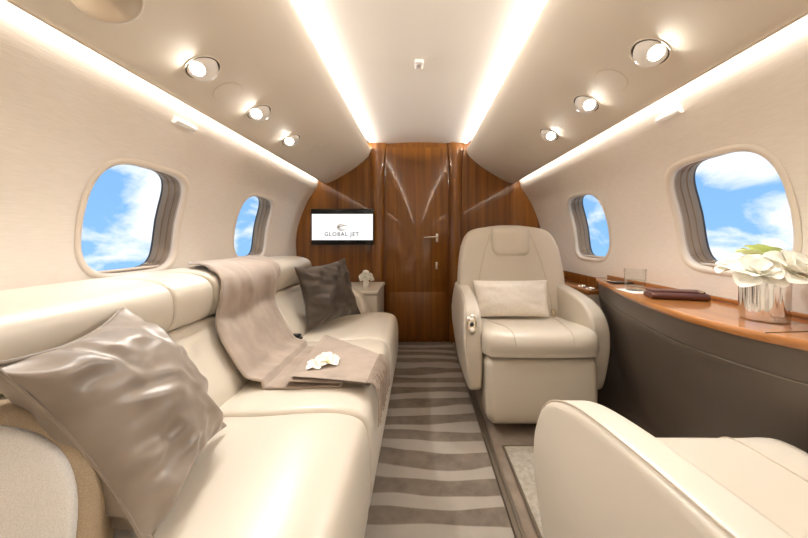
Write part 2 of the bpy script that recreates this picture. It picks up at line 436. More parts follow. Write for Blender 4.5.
# ---------------------------------------------------------------- windows
wcount = 0
for s in (-1, 1):
    for yc, zc in WINDOWS[s]:
        wcount += 1
        N = 72
        # moulded rim: rolls from the wall face into the reveal
        rings = []
        for k, off in ((1.10, .001), (1.075, .0035), (1.04, .0045), (1.0, .001), (.980, -.007), (.970, -.018)):
            rings.append([wall_point(s, y, z, off) for y, z in opening(yc, zc, k, N)])
        rim = struct('window_%d' % wcount, rings_loft(rings, False), M['plastic'])
        # reveal
        def glass_pt(y, z, off): return wall_point(s, y, z, off)
        rev = []
        for k, off in ((.972, -.014), (.968, -.028), (.965, -.040)):
            rev.append([glass_pt(y, z, off) for y, z in opening(yc, zc, k, N)])
        struct('window_reveal', rings_loft(rev, False), M['shade'], rim)
        tr = []
        for k, off in ((.965, -.040), (.950, -.041), (.947, -.064), (.932, -.066), (.925, -.090)):
            tr.append([glass_pt(y, z, off) for y, z in opening(yc, zc, k, N)])
        struct('shade_track', rings_loft(tr, False), M['shade'], rim)
        sill = tube([glass_pt(yc-.15+.3*k/8, zc-HH*.93, -.028) for k in range(9)], .006, 8)
        struct('shade_rail', sill, M['plastic'], rim)
        struct('shade_latch', rbox(*sorted((glass_pt(yc, zc-HH*.86, -.045).x-.008, glass_pt(yc, zc-HH*.86, -.045).x+.008)), yc+.09, yc+.125, zc-HH*.885, zc-HH*.845, .003, 2), M['nickel'], rim)
        op = opening(yc, zc, .93, N)
        V = [glass_pt(y, z, -.084) for y, z in op]; V.append(sum(V, Vector())/len(V)*1.0)
        struct('window_pane', (V, [(i, (i+1) % N, N) for i in range(N)]), M['pane'], rim)
        # outer hull funnel so that no light leaks round the pane
        hull = [[glass_pt(y, z, off) for y, z in opening(yc, zc, k, N)] for k, off in ((.925, -.090), (.93, -.10))]
        struct('outer_frame', rings_loft(hull, False), M['dark'], rim)

# ================================================================ VALANCE FITTINGS
VP = catmull([Vector(p) for p in VAL], 6)
def valance_at(s, x, y):
    for a, b in zip(VP, VP[1:]):
        if a.x <= x <= b.x and a.x > .44:
            t = (x-a.x)/(b.x-a.x); z = a.y+(b.y-a.y)*t
            tan = (b-a).normalized(); n = Vector((tan.y, -tan.x))
            if n.y > 0: n = -n
            return Vector((s*x, y, z)), Vector((s*n.x, 0, n.y))
def downlight(s, x, y, label, lit=True, rad=.055, aim=(-.25, -.1, -1)):
    p, n = valance_at(s, x, y)
    t = thing('reading_light', label, 'light', tuple(p), 'adjustable spotlights in the valance panels')
    e1 = Vector((0, 1, 0))
    mk('trim_ring', lathe([(rad*1.04, -.002), (rad*1.04, .0015), (rad*1.0, .003), (rad*.95, .0015), (rad*.93, -.002)], 40, p, n, e1), M['valance'] if not lit else M['plastic'], t)
    mk('recess', lathe([(rad*.94, .0006), (rad*.5, .0010), (.001, .0012)], 40, p, n, e1), M['dark'] if lit else M['nickel'], t)
    a = Vector((-s*abs(aim[0]), aim[1], aim[2])).normalized()
    c = p-n*.012
    beam = a; a = Vector((-s*.25, -.85, -.80)).normalized() if y > 0 else a
    # eyeball: a sphere cap that tilts, with a flat front holding the lamp
    pr = []
    for k in range(12):
        th = math.pi*.5+(-(math.pi*.5)+.50)*k/11*1.0
        pr.append((rad*.90*math.sin(th), rad*.90*math.cos(th)))
    pr += [(rad*.90*math.sin(.50)*.86, rad*.90*math.cos(.50)-.001), (rad*.90*math.sin(.5)*.84, rad*.90*math.cos(.5)-.008), (.001, rad*.90*math.cos(.5)-.009)]
    ball = mk('eyeball', lathe(pr, 36, c, a, e1), M['white_gloss'], t)
    lc = c+a*(rad*.90*math.cos(.5)-.0075)
    lens = mk('lens', lathe([(rad*.54, 0), (rad*.50, .002), (.001, .003)], 24, lc, a, e1), M['lamp'] if lit else M['chrome'], ball)
    if lit:
        d = bpy.data.lights.new('lamp_light', 'SPOT'); d.energy = (10 if y > 1.2 else 5) if y > 0 else 2.5; d.spot_size = R(112); d.spot_blend = .8; d.color = (1, .955, .905); d.shadow_soft_size = .012
        o = bpy.data.objects.new('lamp_light', d); COL.objects.link(o); o.parent = t
        o.location = lc+a*.006-Vector(t.location); o.rotation_euler = beam.to_track_quat('-Z', 'Y').to_euler()
    return t
names = ['nearest lit spotlight on the left valance, above the near window', 'middle lit spotlight on the left valance', 'farthest lit spotlight on the left valance, nearest the bulkhead']
for (x, y), nm in zip(((.71, 1.052), (.71, 1.421), (.72, 1.80)), names): downlight(-1, x, y, nm, aim=(.30, -.55, -1))
names = ['nearest lit spotlight on the right valance, above the near window', 'middle lit spotlight on the right valance', 'farthest lit spotlight on the right valance, nearest the bulkhead']
for (x, y), nm in zip(((.701, .972), (.701, 1.342), (.705, 1.734)), names): downlight(1, x, y, nm, aim=(.30, -.55, -1))
for y in (-.3, -1.1):
    for s in (-1, 1): downlight(s, .71, y, '%s lit spotlight in the %s valance behind the viewer' % ('first' if y > -.5 else 'second', 'left' if s < 0 else 'right'), aim=(-.25*s, 0, -1))
# unlit gasper at the top left
p, n = valance_at(-1, .719, .738)
g = thing('air_outlet', 'large round unlit recessed air outlet at the upper left corner', 'air vent', tuple(p))
mk('outlet_ring', lathe([(.072, -.002), (.072, .002), (.068, .003), (.065, .001)], 48, p, n, (0, 1, 0)), M['valance'], g)
mk('outlet_cup', lathe([(.065, .001), (.055, .004), (.03, .007), (.001, .010)], 48, p, n, (0, 1, 0)), mat('outlet_champagne', (.72, .62, .48), .3, .7), g)
# flush round covers
for s, x, y, r, lab in ((-1, .722, 1.21, .052, 'flush round cover on the left valance between two spotlights'), (1, .693, 1.156, .056, 'flush round cover on the right valance between two spotlights'),
                        (-1, .667, 2.10, .05, 'far flush round cover on the left valance'), (1, .682, 2.09, .05, 'far flush round cover on the right valance')):
    p, n = valance_at(s, x, y)
    c = thing('round_cover', lab, 'cover', tuple(p), 'flush round covers in the valance panels')
    mk('disc', lathe([(r, -.002), (r, .0014), (.001, .0015)], 64, p, n, (0, 1, 0)), M['valance'], c, smooth=False)
    mk('shadow_gap', lathe([(r*1.03, -.001), (r*1.03, .0006), (r, .0007)], 48, p, n, (0, 1, 0)), M['leather_seam'], c)
# small light bars on the walls
for s, y, z, lab in ((-1, 1.270, 1.398, 'slim white indicator bar on the left wall above the near window'), (1, 1.185, 1.402, 'slim white indicator bar on the right wall above the near window')):
    a = wall_point(s, y-.055, z, .006); b = wall_point(s, y+.055, z, .006)
    pts = [a+(b-a)*k/8 for k in range(9)]
    v, f = tube(pts, .012, 10); b_ = mk('indicator_bar', (v, f), M['white_gloss']); tag(b_, lab, 'light bar', 'indicator bars above the windows')
# ceiling sensor
t = thing('ceiling_sensor', 'small square white sensor on the ceiling panel', 'sensor', (0, 1.59, 1.813))
mk('housing', rbox(-.02, .02, 1.56, 1.63, 1.803, 1.818, .004, 3), M['white_gloss'], t)
mk('sensor_lens', rbox(-.009, .009, 1.578, 1.61, 1.7995, 1.806, .003, 2), mat('sensor_grey', (.45, .42, .42), .3), t)

# ================================================================ SOFA
sofa = thing('sofa', 'long cream leather three-seat sofa along the left wall', 'sofa', (-.6, .95, 0))
PXZ = lambda u, v, a: (u, a, v)
ROLL = [(-.722, .742), (-.735, .79), (-.79, .818), (-.90, .825), (-1.00, .818), (-1.062, .78), (-1.066, .72), (-1.0, .668), (-.87, .658), (-.765, .66), (-.73, .69)]
BACK = [(-.735, .650), (-.706, .60), (-.662, .53), (-.618, .46), (-.62, .40), (-.74, .385), (-.90, .40), (-.97, .50), (-.95, .62), (-.85, .656), (-.77, .66)]
SEAT = [(-.60, .430), (-.45, .438), (-.30, .448), (-.21, .444), (-.16, .422), (-.142, .37), (-.138, .28), (-.142, .18), (-.165, .135), (-.30, .128), (-.60, .13), (-.69, .20), (-.68, .38)]
segs = [(-.45, .245), (.25, .925), (.93, 1.585), (1.59, 2.16)]
for a, b in segs: mk('seat_cushion', sweep(SEAT, a, b, .022, PXZ), M['leather'], sofa)
for a, b in [(-.45, .245), (.25, .915), (.925, 1.585), (1.595, 2.13)]: mk('back_cushion', sweep(BACK, a, b, .02, PXZ), M['leather'], sofa)
for a, b in [(-.45, .245), (.25, .948), (.950, 1.13), (1.15, 1.635), (1.64, 2.20)]:
    mk('head_bolster', sweep(ROLL, a, b, .012 if b < 2.1 else .05, PXZ), M['leather'], sofa)
mk('base', sweep([(-.20, .127), (-.195, .115), (-.21, .106), (-.25, .105), (-.8, .105), (-.8, .125), (-.4, .127)], -.45, 2.15, .02, PXZ, dense=3), M['leather'], sofa)
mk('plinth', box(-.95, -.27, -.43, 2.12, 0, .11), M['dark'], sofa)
# far end panel that turns the corner towards the aisle
mk('end_panel', sweep([(-1.04, .60), (-.80, .655), (-.55, .63), (-.42, .57), (-.36, .47), (-.33, .30), (-.33, .12), (-.6, .10), (-1.0, .10)], 2.17, 2.30, .03, PXZ, dense=4), M['leather'], sofa)
mk('seat_belt', join(rbox(-.628, -.585, 1.565, 1.60, .435, .47, .006, 2), rbox(-.605, -.58, 1.56, 1.605, .44, .452, .004, 2)), M['phone'], sofa, label='dark seat belt buckle')

# cream console in the corner by the bulkhead
con = thing('corner_console', 'low cream leather console box in front of the wood bulkhead', 'console', (-.66, 2.6, 0))
mk('body', rbox(-1.0, -.31, 2.36, 2.84, 0, .527, .012, 3), M['leather'], con)
mk('top', rbox(-1.07, -.30, 2.35, 2.845, .528, .556, .010, 3), M['leather'], con)

# ================================================================ CUSHIONS
def pillow(corners, t, nrm_hint, pinch=.10, n=34, wr=.006, seed=1, fat=.42, ripple=1.0):
    A, B, C, D = [Vector(c) for c in corners]             # A,B top; C,D bottom (A-B-C-D in order)
    nr = (B-A).cross(D-A).normalized()
    if nr.dot(Vector(nrm_hint)) < 0: nr = -nr
    w = ((B-A).length+(C-D).length)/2; h = ((D-A).length+(C-B).length)/2
    V, F = [], []; ids = {}
    def P(u, v):
        uu = u*(1-pinch*(1-v*v)*u*u); vv = v*(1-pinch*(1-u*u)*v*v)
        a, b = (uu+1)/2, (vv+1)/2
        return A*(1-a)*(1-b)+B*a*(1-b)+C*a*b+D*(1-a)*b
    for side in (1, -1):
        for i in range(n+1):
            for j in range(n+1):
                u = math.sin((-1+2*i/n)*math.pi/2); v = math.sin((-1+2*j/n)*math.pi/2)
                edge = i in (0, n) or j in (0, n)
                if edge and side == -1: ids[(side, i, j)] = ids[(1, i, j)]; continue
                base = P(u, v)
                th = t/2*((1-u*u)*(1-v*v))**fat if not edge else 0
                e = Vector((u*w*8+seed*7, v*h*8, side*3+seed))
                k = noise.noise(e*.9)*.9+.9*(.22-abs(noise.noise(Vector((e.x*.45+e.y*.3, e.y*1.3-e.x*.5, e.z)))))
                # gathers running in from the corners and edges
                r = math.hypot(u, v); an = math.atan2(v, u)
                g = math.sin(an*11+seed+noise.noise(e*.7)*4)*max(0, r-.35)**1.3*(.4+abs(math.sin(2*an))**2)*ripple*1.3
                env = ((1-u*u)*(1-v*v))**.25 if not edge else 0
                d = th+env*(wr*1.6*k+wr*1.3*g)
                ids[(side, i, j)] = len(V); V.append(base+nr*side*d)
    for side in (1, -1):
        for i in range(n):
            for j in range(n):
                q = (ids[(side, i, j)], ids[(side, i+1, j)], ids[(side, i+1, j+1)], ids[(side, i, j+1)])
                F.append(q if side == 1 else q[::-1])
    rim = [P(math.sin((-1+2*i/n)*math.pi/2), -1) for i in range(n)]+[P(1, math.sin((-1+2*i/n)*math.pi/2)) for i in range(n)] + \
          [P(math.sin((1-2*i/n)*math.pi/2), 1) for i in range(n)]+[P(-1, math.sin((1-2*i/n)*math.pi/2)) for i in range(n)]
    return (V, F), rim
def cushion(name, label, corners, t, hint, m, piping=True, **k):
    geo, rim = pillow(corners, t, hint, **k)
    c = (Vector(corners[2])+Vector(corners[3]))/2
    th = thing(name, label, 'cushion', tuple(c), 'loose cushions')
    del th['group']
    mk('cover', geo, m, th, sharp=180)
    if piping: mk('piping', tube(rim, .0028, 6, True), m, th)
    return th
cushion('throw_pillow', 'large wrinkled taupe satin pillow leaning on the near end of the sofa',
        [(-.575, .43, .775), (-.735, .79, .775), (-.505, .835, .455), (-.425, .50, .455)], .165, (1, -.3, .4), M['taupe'], pinch=.13, n=90, wr=.010, seed=3, fat=.55, ripple=1.3)
cushion('throw_pillow', 'dark brown satin pillow leaning at the far end of the sofa',
        [(-.675, 1.74, .785), (-.475, 2.05, .815), (-.375, 2.05, .460), (-.590, 1.69, .455)], .125, (1, -.5, .3), M['brownp'], pinch=.11, n=60, wr=.009, seed=8, fat=.5)
# woven round cornered cushion at the lower left
wc = thing('woven_cushion', 'cream woven cushion with beige side band, cut off at the lower left corner', 'cushion', (-.64, .42, .44))
def disc_ring(r, off, cx=-.665, cyy=.40, cz=.505, N=64):
    ax = Vector((.42, -.86, .28)).normalized(); a = Vector((0, 0, 1)); a = (a-ax*a.dot(ax)).normalized(); b = ax.cross(a)
    return [Vector((cx, cyy, cz))+ax*off+b*x+a*y for x, y in superell(r, r, 2.6, N)]
mk('face', rings_loft([disc_ring(.183, .030), disc_ring(.172, .036), disc_ring(.13, .043), disc_ring(.06, .047), disc_ring(.002, .048)]), M['weave'], wc, sharp=180)
mk('side_band', rings_loft([disc_ring(.182, .0295), disc_ring(.197, .022), disc_ring(.204, .0), disc_ring(.204, -.05), disc_ring(.195, -.07), disc_ring(.15, -.08)]), M['weave2'], wc, sharp=180)

# ================================================================ THROW BLANKET
bl = thing('throw_blanket', 'taupe cashmere throw draped over the sofa back and folded on the seat', 'blanket', (-.4, 1.3, .45))
path = catmull([Vector(p) for p in [(-.985, .824), (-.94, .829), (-.88, .832), (-.79, .825), (-.728, .796), (-.714, .74), (-.718, .68), (-.705, .630), (-.672, .570), (-.628, .503), (-.592, .463), (-.545, .450), (-.50, .449), (-.44, .450), (-.34, .455), (-.25, .459), (-.19, .452)]], 6)
V, F = [], []; NY = 34
for i, p in enumerate(path):
    s_ = i/(len(path)-1)
    ya = interp([(0, 1.41), (.05, 1.33), (.1, 1.26), (.2, 1.18), (.31, 1.125), (.49, 1.09), (.81, 1.064), (1, 1.05)], s_)+.003*math.sin(s_*9); yb = interp([(0, 1.84), (.16, 1.72), (.31, 1.60), (.57, 1.52), (.81, 1.48), (1, 1.28)], s_)+.004*math.sin(s_*7+1)
    for j in range(NY+1):
        y = ya+(yb-ya)*j/NY
        t_ = path[min(i+1, len(path)-1)]-path[max(i-1, 0)]; nn = Vector((t_.y, -t_.x)).normalized()
        if nn.x < 0 and s_ > .3: nn = -nn
        if s_ <= .3 and nn.y < 0: nn = -nn
        w = .006+.006*(noise.noise(Vector((s_*2.5, y*13, 4)))+.6)+.004*noise.noise(Vector((s_*8, y*30, 9)))
        V.append((p.x+nn.x*w, y, p.y+nn.y*w))
for i in range(len(path)-1):
    for j in range(NY): F.append((i*(NY+1)+j, i*(NY+1)+j+1, (i+1)*(NY+1)+j+1, (i+1)*(NY+1)+j))
dr = mk('draped_section', (V, F), M['cashmere'], bl, sharp=180)
sm = dr.modifiers.new('thickness', 'SOLIDIFY'); sm.thickness = .006; sm.offset = 1
def layer(quad, z, seed, th=.007, n=22, flop=True):
    A, B, C, D = [Vector((*q, 0)) for q in quad]
    def top(x, y):
        zz = .450
        if x > -.20: zz = .450-(x+.20)**2*3.2
        return zz
    V, F = [], []
    for side in (0, 1):
        for i in range(n+1):
            for j in range(n+1):
                a, b = i/n, j/n
                p = A*(1-a)*(1-b)+B*a*(1-b)+C*a*b+D*(1-a)*b
                edge = min(a, 1-a, b, 1-b)
                round_ = th*.5*(1-min(1, edge/.03))
                zz = top(p.x, p.y)+z+(th-round_ if side else round_)+.003*(noise.noise(Vector((p.x*9, p.y*9, seed)))+.3)
                V.append((p.x, p.y, zz))
    m = (n+1)**2
    for i in range(n):
        for j in range(n):
            q = (i*(n+1)+j, (i+1)*(n+1)+j, (i+1)*(n+1)+j+1, i*(n+1)+j+1); F.append(q); F.append(tuple(x+m for x in q[::-1]))
    for i in range(n):
        for q in ((i*(n+1), (i+1)*(n+1)), (i*(n+1)+n, (i+1)*(n+1)+n), (i, i+1), (n*(n+1)+i, n*(n+1)+i+1)): F.append((q[0], q[1], q[1]+m, q[0]+m))
    return V, F
mk('folded_layer', layer([(-.455, 1.068), (-.16, 1.040), (-.15, 1.26), (-.445, 1.50)], .013, 2, .010), M['cashmere'], bl, sharp=50)
mk('folded_layer', layer([(-.43, 1.075), (-.158, 1.03), (-.148, 1.275), (-.452, 1.54)], .024, 3, .012), M['cashmere'], bl, sharp=50)
random.seed(5); fr = []
for k in range(60):
    f_ = k/59; y = 1.032+.25*f_
    x0 = -.158+.010*f_; dz = random.uniform(.085, .125)*(1-.2*f_); dy = random.uniform(-.035, .03)-.015; 
    fr.append(tube(catmull([(x0-.012, y, .480), (x0+.012, y+dy*.2, .474), (x0+.024+random.uniform(0, .006), y+dy*.5, .44), (x0+.030+random.uniform(-.004, .006), y+dy, .46-dz)], 4), lambda q: .0026-.0010*q, 5))
mk('fringe', join(*fr), M['cashmere'], bl, kind='stuff')

# ---------------------------------------------------------------- flowers
def petal(L, W, cup, curl, n=8, m=6):
    V, F = [], []
    for i in range(n+1):
        t = i/n; w = W*math.sin(math.pi*min(1, t**1.35*.90+.06))**.55
        for j in range(m+1):
            s_ = -1+2*j/m
            V.append(Vector((L*t, w*s_/2, cup*s_*s_*w+curl*math.sin(t*math.pi*.8))))
    for i in range(n):
        for j in range(m): F.append((i*(m+1)+j, (i+1)*(m+1)+j, (i+1)*(m+1)+j+1, i*(m+1)+j+1))
    return V, F
def xf(geo, Mx): return [Mx @ Vector(v) for v in geo[0]], geo[1]
def bloom(c, r, axis, layers, seed, sq=1.0):
    random.seed(seed); q = Vector(axis).normalized().to_track_quat('Z', 'Y').to_matrix().to_4x4(); out = []
    for n, tilt, k, wd in layers:
        o = random.uniform(0, 6)
        for i in range(n):
            Mx = Matrix.Translation(Vector(c)) @ q @ Matrix.Rotation(o+2*math.pi*i/n+random.uniform(-.12, .12), 4, 'Z') @ Matrix.Rotation(-tilt+random.uniform(-.1, .1), 4, 'Y')
            out.append(xf(petal(r*k, r*wd, .22, r*.12), Mx))
    return join(*out)
ROSE = [(6, -.1, 1, .95), (6, .35, .95, .95), (6, .75, .85, .85), (5, 1.1, .7, .7), (4, 1.35, .55, .5)]
fl = thing('orchid_bloom', 'single white bloom lying on the folded taupe throw', 'flower', (-.335, 1.17, .485))
mk('petals', bloom((-.335, 1.17, .490), .047, (.15, -.25, 1), [(5, .12, 1, .85), (3, .5, .6, .5)], 3), M['petal'], fl, sharp=180)
mk('flower_centre', lathe([(.006, 0), (.007, .004), (.003, .009), (.0005, .010)], 12, (-.335, 1.17, .491), (.1, -.2, 1)), M['petal_green'], fl, label='yellow green centre')
mk('petals_side', bloom((-.370, 1.135, .488), .034, (-.1, -.3, 1), [(4, .2, 1, .8)], 9), M['petal'], fl, sharp=180)

# small vase on the console
v_ = thing('small_vase', 'small pale vase on the cream console by the bulkhead', 'vase', (-.42, 2.54, .556))
mk('vase_body', lathe([(.020, 0), (.026, .01), (.026, .04), (.019, .055), (.022, .062), (.019, .061), (.017, .05), (.016, .01)], 24, (-.42, 2.54, .556)), M['white_gloss'], v_)
sb = thing('small_bouquet', 'little white bouquet in the small vase by the bulkhead', 'flowers', (-.42, 2.54, .63))
for i, (dx, dy, dz) in enumerate(((-.030, 0, .03), (.028, -.01, .035), (0, -.02, .058), (0, .02, .04), (-.02, -.03, .015), (.035, .0, .01), (.005, -.035, .03))):
    mk('bloom', bloom((-.42+dx, 2.54+dy, .609+dz), .030, (dx*12, dy*12-.5, 1), ROSE, 20+i), M['petal'], sb, sharp=180)
for i in range(5): mk('stem', tube([(-.42+.004*math.cos(i*2), 2.54+.004*math.sin(i*2), .585), (-.42+.02*math.cos(i*1.3), 2.54+.015*math.sin(i*1.3), .632)], .002, 6), M['leaf'], sb)

# ================================================================ TELEVISION
tv = thing('television', 'flat screen television showing a white logo screen on the wood bulkhead', 'television', (-.665, 2.80, .885))
TX0, TX1, TZ0, TZ1, TY = -.945, -.398, .885, 1.200, 2.80
mk('housing', rbox(TX0, TX1, TY, TY+.035, TZ0, TZ1, .004, 3), M['bezel'], tv)
scr = mk('screen', rbox(TX0+.008, TX1-.006, TY-.002, TY+.001, TZ0+.042, TZ1-.045, .0006, 1), M['screen'], tv, label='lit white screen')
def letters(txt, size, loc, m, name, parent, spacing=1.25):
    cu = bpy.data.curves.new(name, 'FONT'); cu.body = txt; cu.size = size; cu.align_x = 'CENTER'; cu.space_character = spacing; cu.extrude = .0004; cu.offset = .0006
    tmp = bpy.data.objects.new('tmp', cu); COL.objects.link(tmp); tmp.location = loc; tmp.rotation_euler = (R(90), 0, 0)
    bpy.context.view_layer.update()
    me = bpy.data.meshes.new_from_object(tmp.evaluated_get(bpy.context.evaluated_depsgraph_get()))
    geo = [tmp.matrix_world @ v.co for v in me.vertices], [tuple(p.vertices) for p in me.polygons]
    bpy.data.objects.remove(tmp); bpy.data.meshes.remove(me)
    return mk(name, geo, m, parent, smooth=False)
cxs = (TX0+TX1)/2-.005
letters('GLOBAL JET', .047, (cxs, TY-.0030, .963), M['print'], 'lettering', scr, 1.22)
def arc(cx, cz, rx, rz, a0, a1, th, rot=0, n=24):
    V, F = [], []
    for k in range(n+1):
        a = R(a0+(a1-a0)*k/n); w = th*math.sin(math.pi*k/n)+.0004
        for q in (-1, 1):
            x, z = (rx+q*w)*math.cos(a), (rz+q*w)*math.sin(a)
            V.append((cx+x*math.cos(rot)-z*math.sin(rot), TY-.0030, cz+x*math.sin(rot)+z*math.cos(rot)))
    for k in range(n): F.append((2*k, 2*k+1, 2*k+3, 2*k+2))
    return V, F
mk('emblem', join(arc(cxs-.002, 1.040, .034, .024, 20, 330, .003), arc(cxs+.01, 1.038, .055, .014, 20, 165, .003, .25), arc(cxs-.012, 1.040, .018, .010, 0, 360, .003), arc(cxs+.005, 1.03, .04, .02, 200, 350, .002, .1)), M['gold'], scr, smooth=False)
mk('bracket', box(-.74, -.60, TY+.034, Y1-.001, .98, 1.08), M['bezel'], tv)

# ================================================================ ARMCHAIRS
def build_chair(lab):
    """own coordinates: faces -y, origin on the floor under the seat"""
    t = thing('armchair', lab, 'armchair', (0, 0, 0), 'cream leather armchairs')
    L = lambda n_, g_, m_, p_=None, **k: mk(n_, g_, m_, p_ or t, world=False, **k)
    cx, oy = .59, 1.85
    def loc(x, y, z): return (x-cx, y-oy, z)
    side = lambda u, v, a: loc(a, u, v)
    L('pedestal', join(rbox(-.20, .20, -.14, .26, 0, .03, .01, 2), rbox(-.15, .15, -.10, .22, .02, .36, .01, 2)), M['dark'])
    # seat cushion
    SP = [(1.525, .377), (1.492, .405), (1.487, .455), (1.52, .497), (1.60, .503), (1.75, .487), (1.95, .470), (2.05, .46), (2.05, .385), (1.8, .372)]
    def swarp(p):
        x = p.x
        k = .004*math.cos(x/.29*math.pi/2)
        if p.z > .44 and abs(x) < .21: p = p+Vector((0, 0, -.006*(1-(abs(x)/.21)**6)))
        if p.y < -.1: p = p+Vector((0, .018*(abs(x)/.28)**3, 0))
        return p
    L('seat_cushion', sweep(SP, .312, .868, .045, side, n=6, mid=26, warp=swarp), M['leather'])
    # seam between the middle panel and the side bolsters
    for s in (-1, 1):
        pth = []
        for q in catmull([Vector(p) for p in SP], 5, True):
            if q.y > .44 and q.x < 2.04:
                x = s*interp([(1.48, .135), (1.60, .150), (1.80, .195), (2.0, .215)], q.x)
                pth.append(tuple(swarp(Vector(loc(cx+x, q.x, q.y)))+Vector((0, -.0008 if q.x < 1.5 else 0, .0008))))
        pth.sort(key=lambda p: (p[1], p[2]))
        L('seat_seam', tube(pth, .0022, 6), M['leather_seam'])
    LP = [(1.60, .366), (1.525, .360), (1.506, .30), (1.503, .16), (1.518, .075), (1.57, .040), (1.66, .038), (1.68, .15), (1.68, .33)]
    def lwarp(p):
        if p.z < .14: p = Vector((p.x*(1-.08*((.14-p.z)/.10)**2), p.y, p.z))
        return p
    L('leg_rest', sweep(LP, .325, .855, .035, side, n=6, warp=lwarp), M['leather'])
    # arms
    AP = [(1.625, .175), (1.590, .22), (1.575, .36), (1.588, .49), (1.625, .565), (1.70, .607), (1.82, .632), (2.0, .650), (2.13, .655), (2.19, .62), (2.20, .45), (2.18, .28), (2.12, .17), (1.90, .145), (1.72, .150)]
    wid = [(0, .42), (.1, .55), (.25, .76), (.40, .97), (.48, 1), (.56, .92), (.62, .80), (.7, .75)]
    for s in (-1, 1):
        xin = cx+s*.272
        a0, a1 = (xin-.093, xin) if s < 0 else (xin, xin+.093)
        def awarp(p, s=s):
            k = interp(wid, p.z); xi = s*.272
            return Vector((xi+(p.x-xi)*k, p.y, p.z))
        ar = L('armrest', sweep(AP, a0, a1, .018, side, n=6, dense=6, warp=awarp), M['leather'])
        # twin needle seam along the top outer edge
        pts = [Vector(q) for q in AP[2:10]]; pts = catmull(pts, 6); xo = s*(.272+.112-.032)
        def seam(off, xx): return [Vector((xx, q.x-oy, q.y))+Vector((0, 0, 0)) for q in pts]
        L('arm_seam', tube([Vector((s*(.272+.083*interp(wid, q.y)), q.x-oy-.0003, q.y+.0)) for q in pts], .0016, 5), M['leather_seam'], ar)
    # recline control in the left arm
    c = Vector((-.325, 1.588-oy, .515)); ax = Vector((-.05, -1, .42)).normalized()
    ctl = L('recline_control', xf(lathe([(.026, -.004), (.026, .004), (.022, .008), (.019, .005)], 32, (0, 0, 0), (0, 0, 1)), Matrix.Translation(c) @ ax.to_track_quat('Z', 'Y').to_matrix().to_4x4() @ Matrix.Diagonal((.95, 1.9, 1, 1))), M['nickel'], label='polished gold oval recline control')
    for k in (-1, 0, 1):
        L('control_button', xf(lathe([(.010, 0), (.010, .010), (.007, .012)], 16), Matrix.Translation(c) @ ax.to_track_quat('Z', 'Y').to_matrix().to_4x4() @ Matrix.Translation((0, k*.026, 0))), M['white_gloss'] if k else M['phone'], ctl)
    # backrest
    hw = [(.36, .28), (.45, .295), (.56, .325), (.66, .336), (.776, .328), (.88, .312), (.945, .293), (.985, .268), (1.008, .238), (1.022, .19), (1.029, .13)]
    HWc = catmull([Vector(p) for p in hw], 5)
    rings = []
    def yc(z): return 2.045+(z-.45)*.17
    for q in HWc:
        z, w = q.x, q.y; T = .075 if z < .9 else .075*math.sqrt(max(.04, 1-((z-.9)/.140)**2))
        T = max(T, .02)
        ring = []
        for a, b in superell(w, T, 4.0, 64):
            f = (abs(a)/w)
            yy = yc(z)-oy+b-(.030*f**4 if b < 0 else 0)-.0
            zz = z-.012*(f**3)*(1 if z > .9 else 0)
            ring.append((a, yy, zz))
        rings.append(ring)
    bk = L('backrest', rings_loft(rings), M['leather'])
    for s in (-1, 1):
        pth = []
        for k in range(15):
            z = .50+.47*k/14; x = s*(.235-.105*((z-.50)/.47)**1.6)
            w = interp([(p.x, p.y) for p in HWc], z); T = .075 if z < .9 else .075*math.sqrt(max(.04, 1-((z-.9)/.140)**2))
            b = -T*(1-(abs(x)/w)**4)**.25
            pth.append((x, yc(z)-oy+b-.030*(abs(x)/w)**4-.0005, z))
        L('back_seam', tube(pth, .0024, 6), M['leather_seam'], bk)
    hr = []
    for k in range(14):
        v = k/13; z = .832+.188*v
        wz = .118*(1-(max(0, .30-v)/.30)**2.6*.22)-.012*max(0, v-.85)/.15
        Tz = .030*math.sqrt(max(.03, 1-(2*v-1)**6))
        hr.append([(a, yc(z)-oy-.070+b+(.02 if v > .9 else 0)*(v-.9)/.1, z) for a, b in superell(wz, Tz, 3.2, 48)])
    L('headrest', rings_loft(hr), M['leather'])
    L('headrest_seam', tube([(p[0], p[1]+0, p[2]) for p in [(-.118+.0, yc(1.0)-oy-.078, 1.0), (-.119, yc(.95)-oy-.078, .95), (-.112, yc(.88)-oy-.078, .88), (-.098, yc(.855)-oy-.078, .853), (0, yc(.845)-oy-.078, .845), (.098, yc(.855)-oy-.078, .853), (.112, yc(.88)-oy-.078, .88), (.119, yc(.95)-oy-.078, .95), (.118, yc(1.0)-oy-.078, 1.0)]], .0022, 6), M['leather_seam'])
    L('belt_buckle', join(rbox(.205, .235, .06, .075, .475, .52, .004, 2), rbox(.21, .23, .055, .06, .485, .50, .002, 1)), M['nickel'], label='metal seat belt buckle')
    return t
ch = build_chair('cream leather armchair facing the viewer in front of the wood bulkhead')
ch.location = (.587, 1.85, 0)
ch2 = copy_tree(ch); ch2['label'] = 'cream leather armchair cut off at the lower right corner, facing away'
ch2.rotation_euler = (0, 0, math.pi); ch2.location = (.606, .445, 0)
for c in ch2.children:
    if c.name.startswith(('seat_cushion', 'seat_seam')): c.location.z -= .03      # the near seat sits lower
    if c.name.startswith(('armrest', 'recline_control')): c.location.z += .022; c.location.y -= .02; c.location.x -= .016
    if c.name.startswith('armrest') and sum(v.co.x for v in c.data.vertices) < 0: c.location.z -= .15; c.location.x += .008     # window side arm is stowed
    if c.name.startswith('recline_control'): c.location.z -= .15
    if c.name.startswith(('backrest', 'headrest')): c.location.y += .11      # reclined further
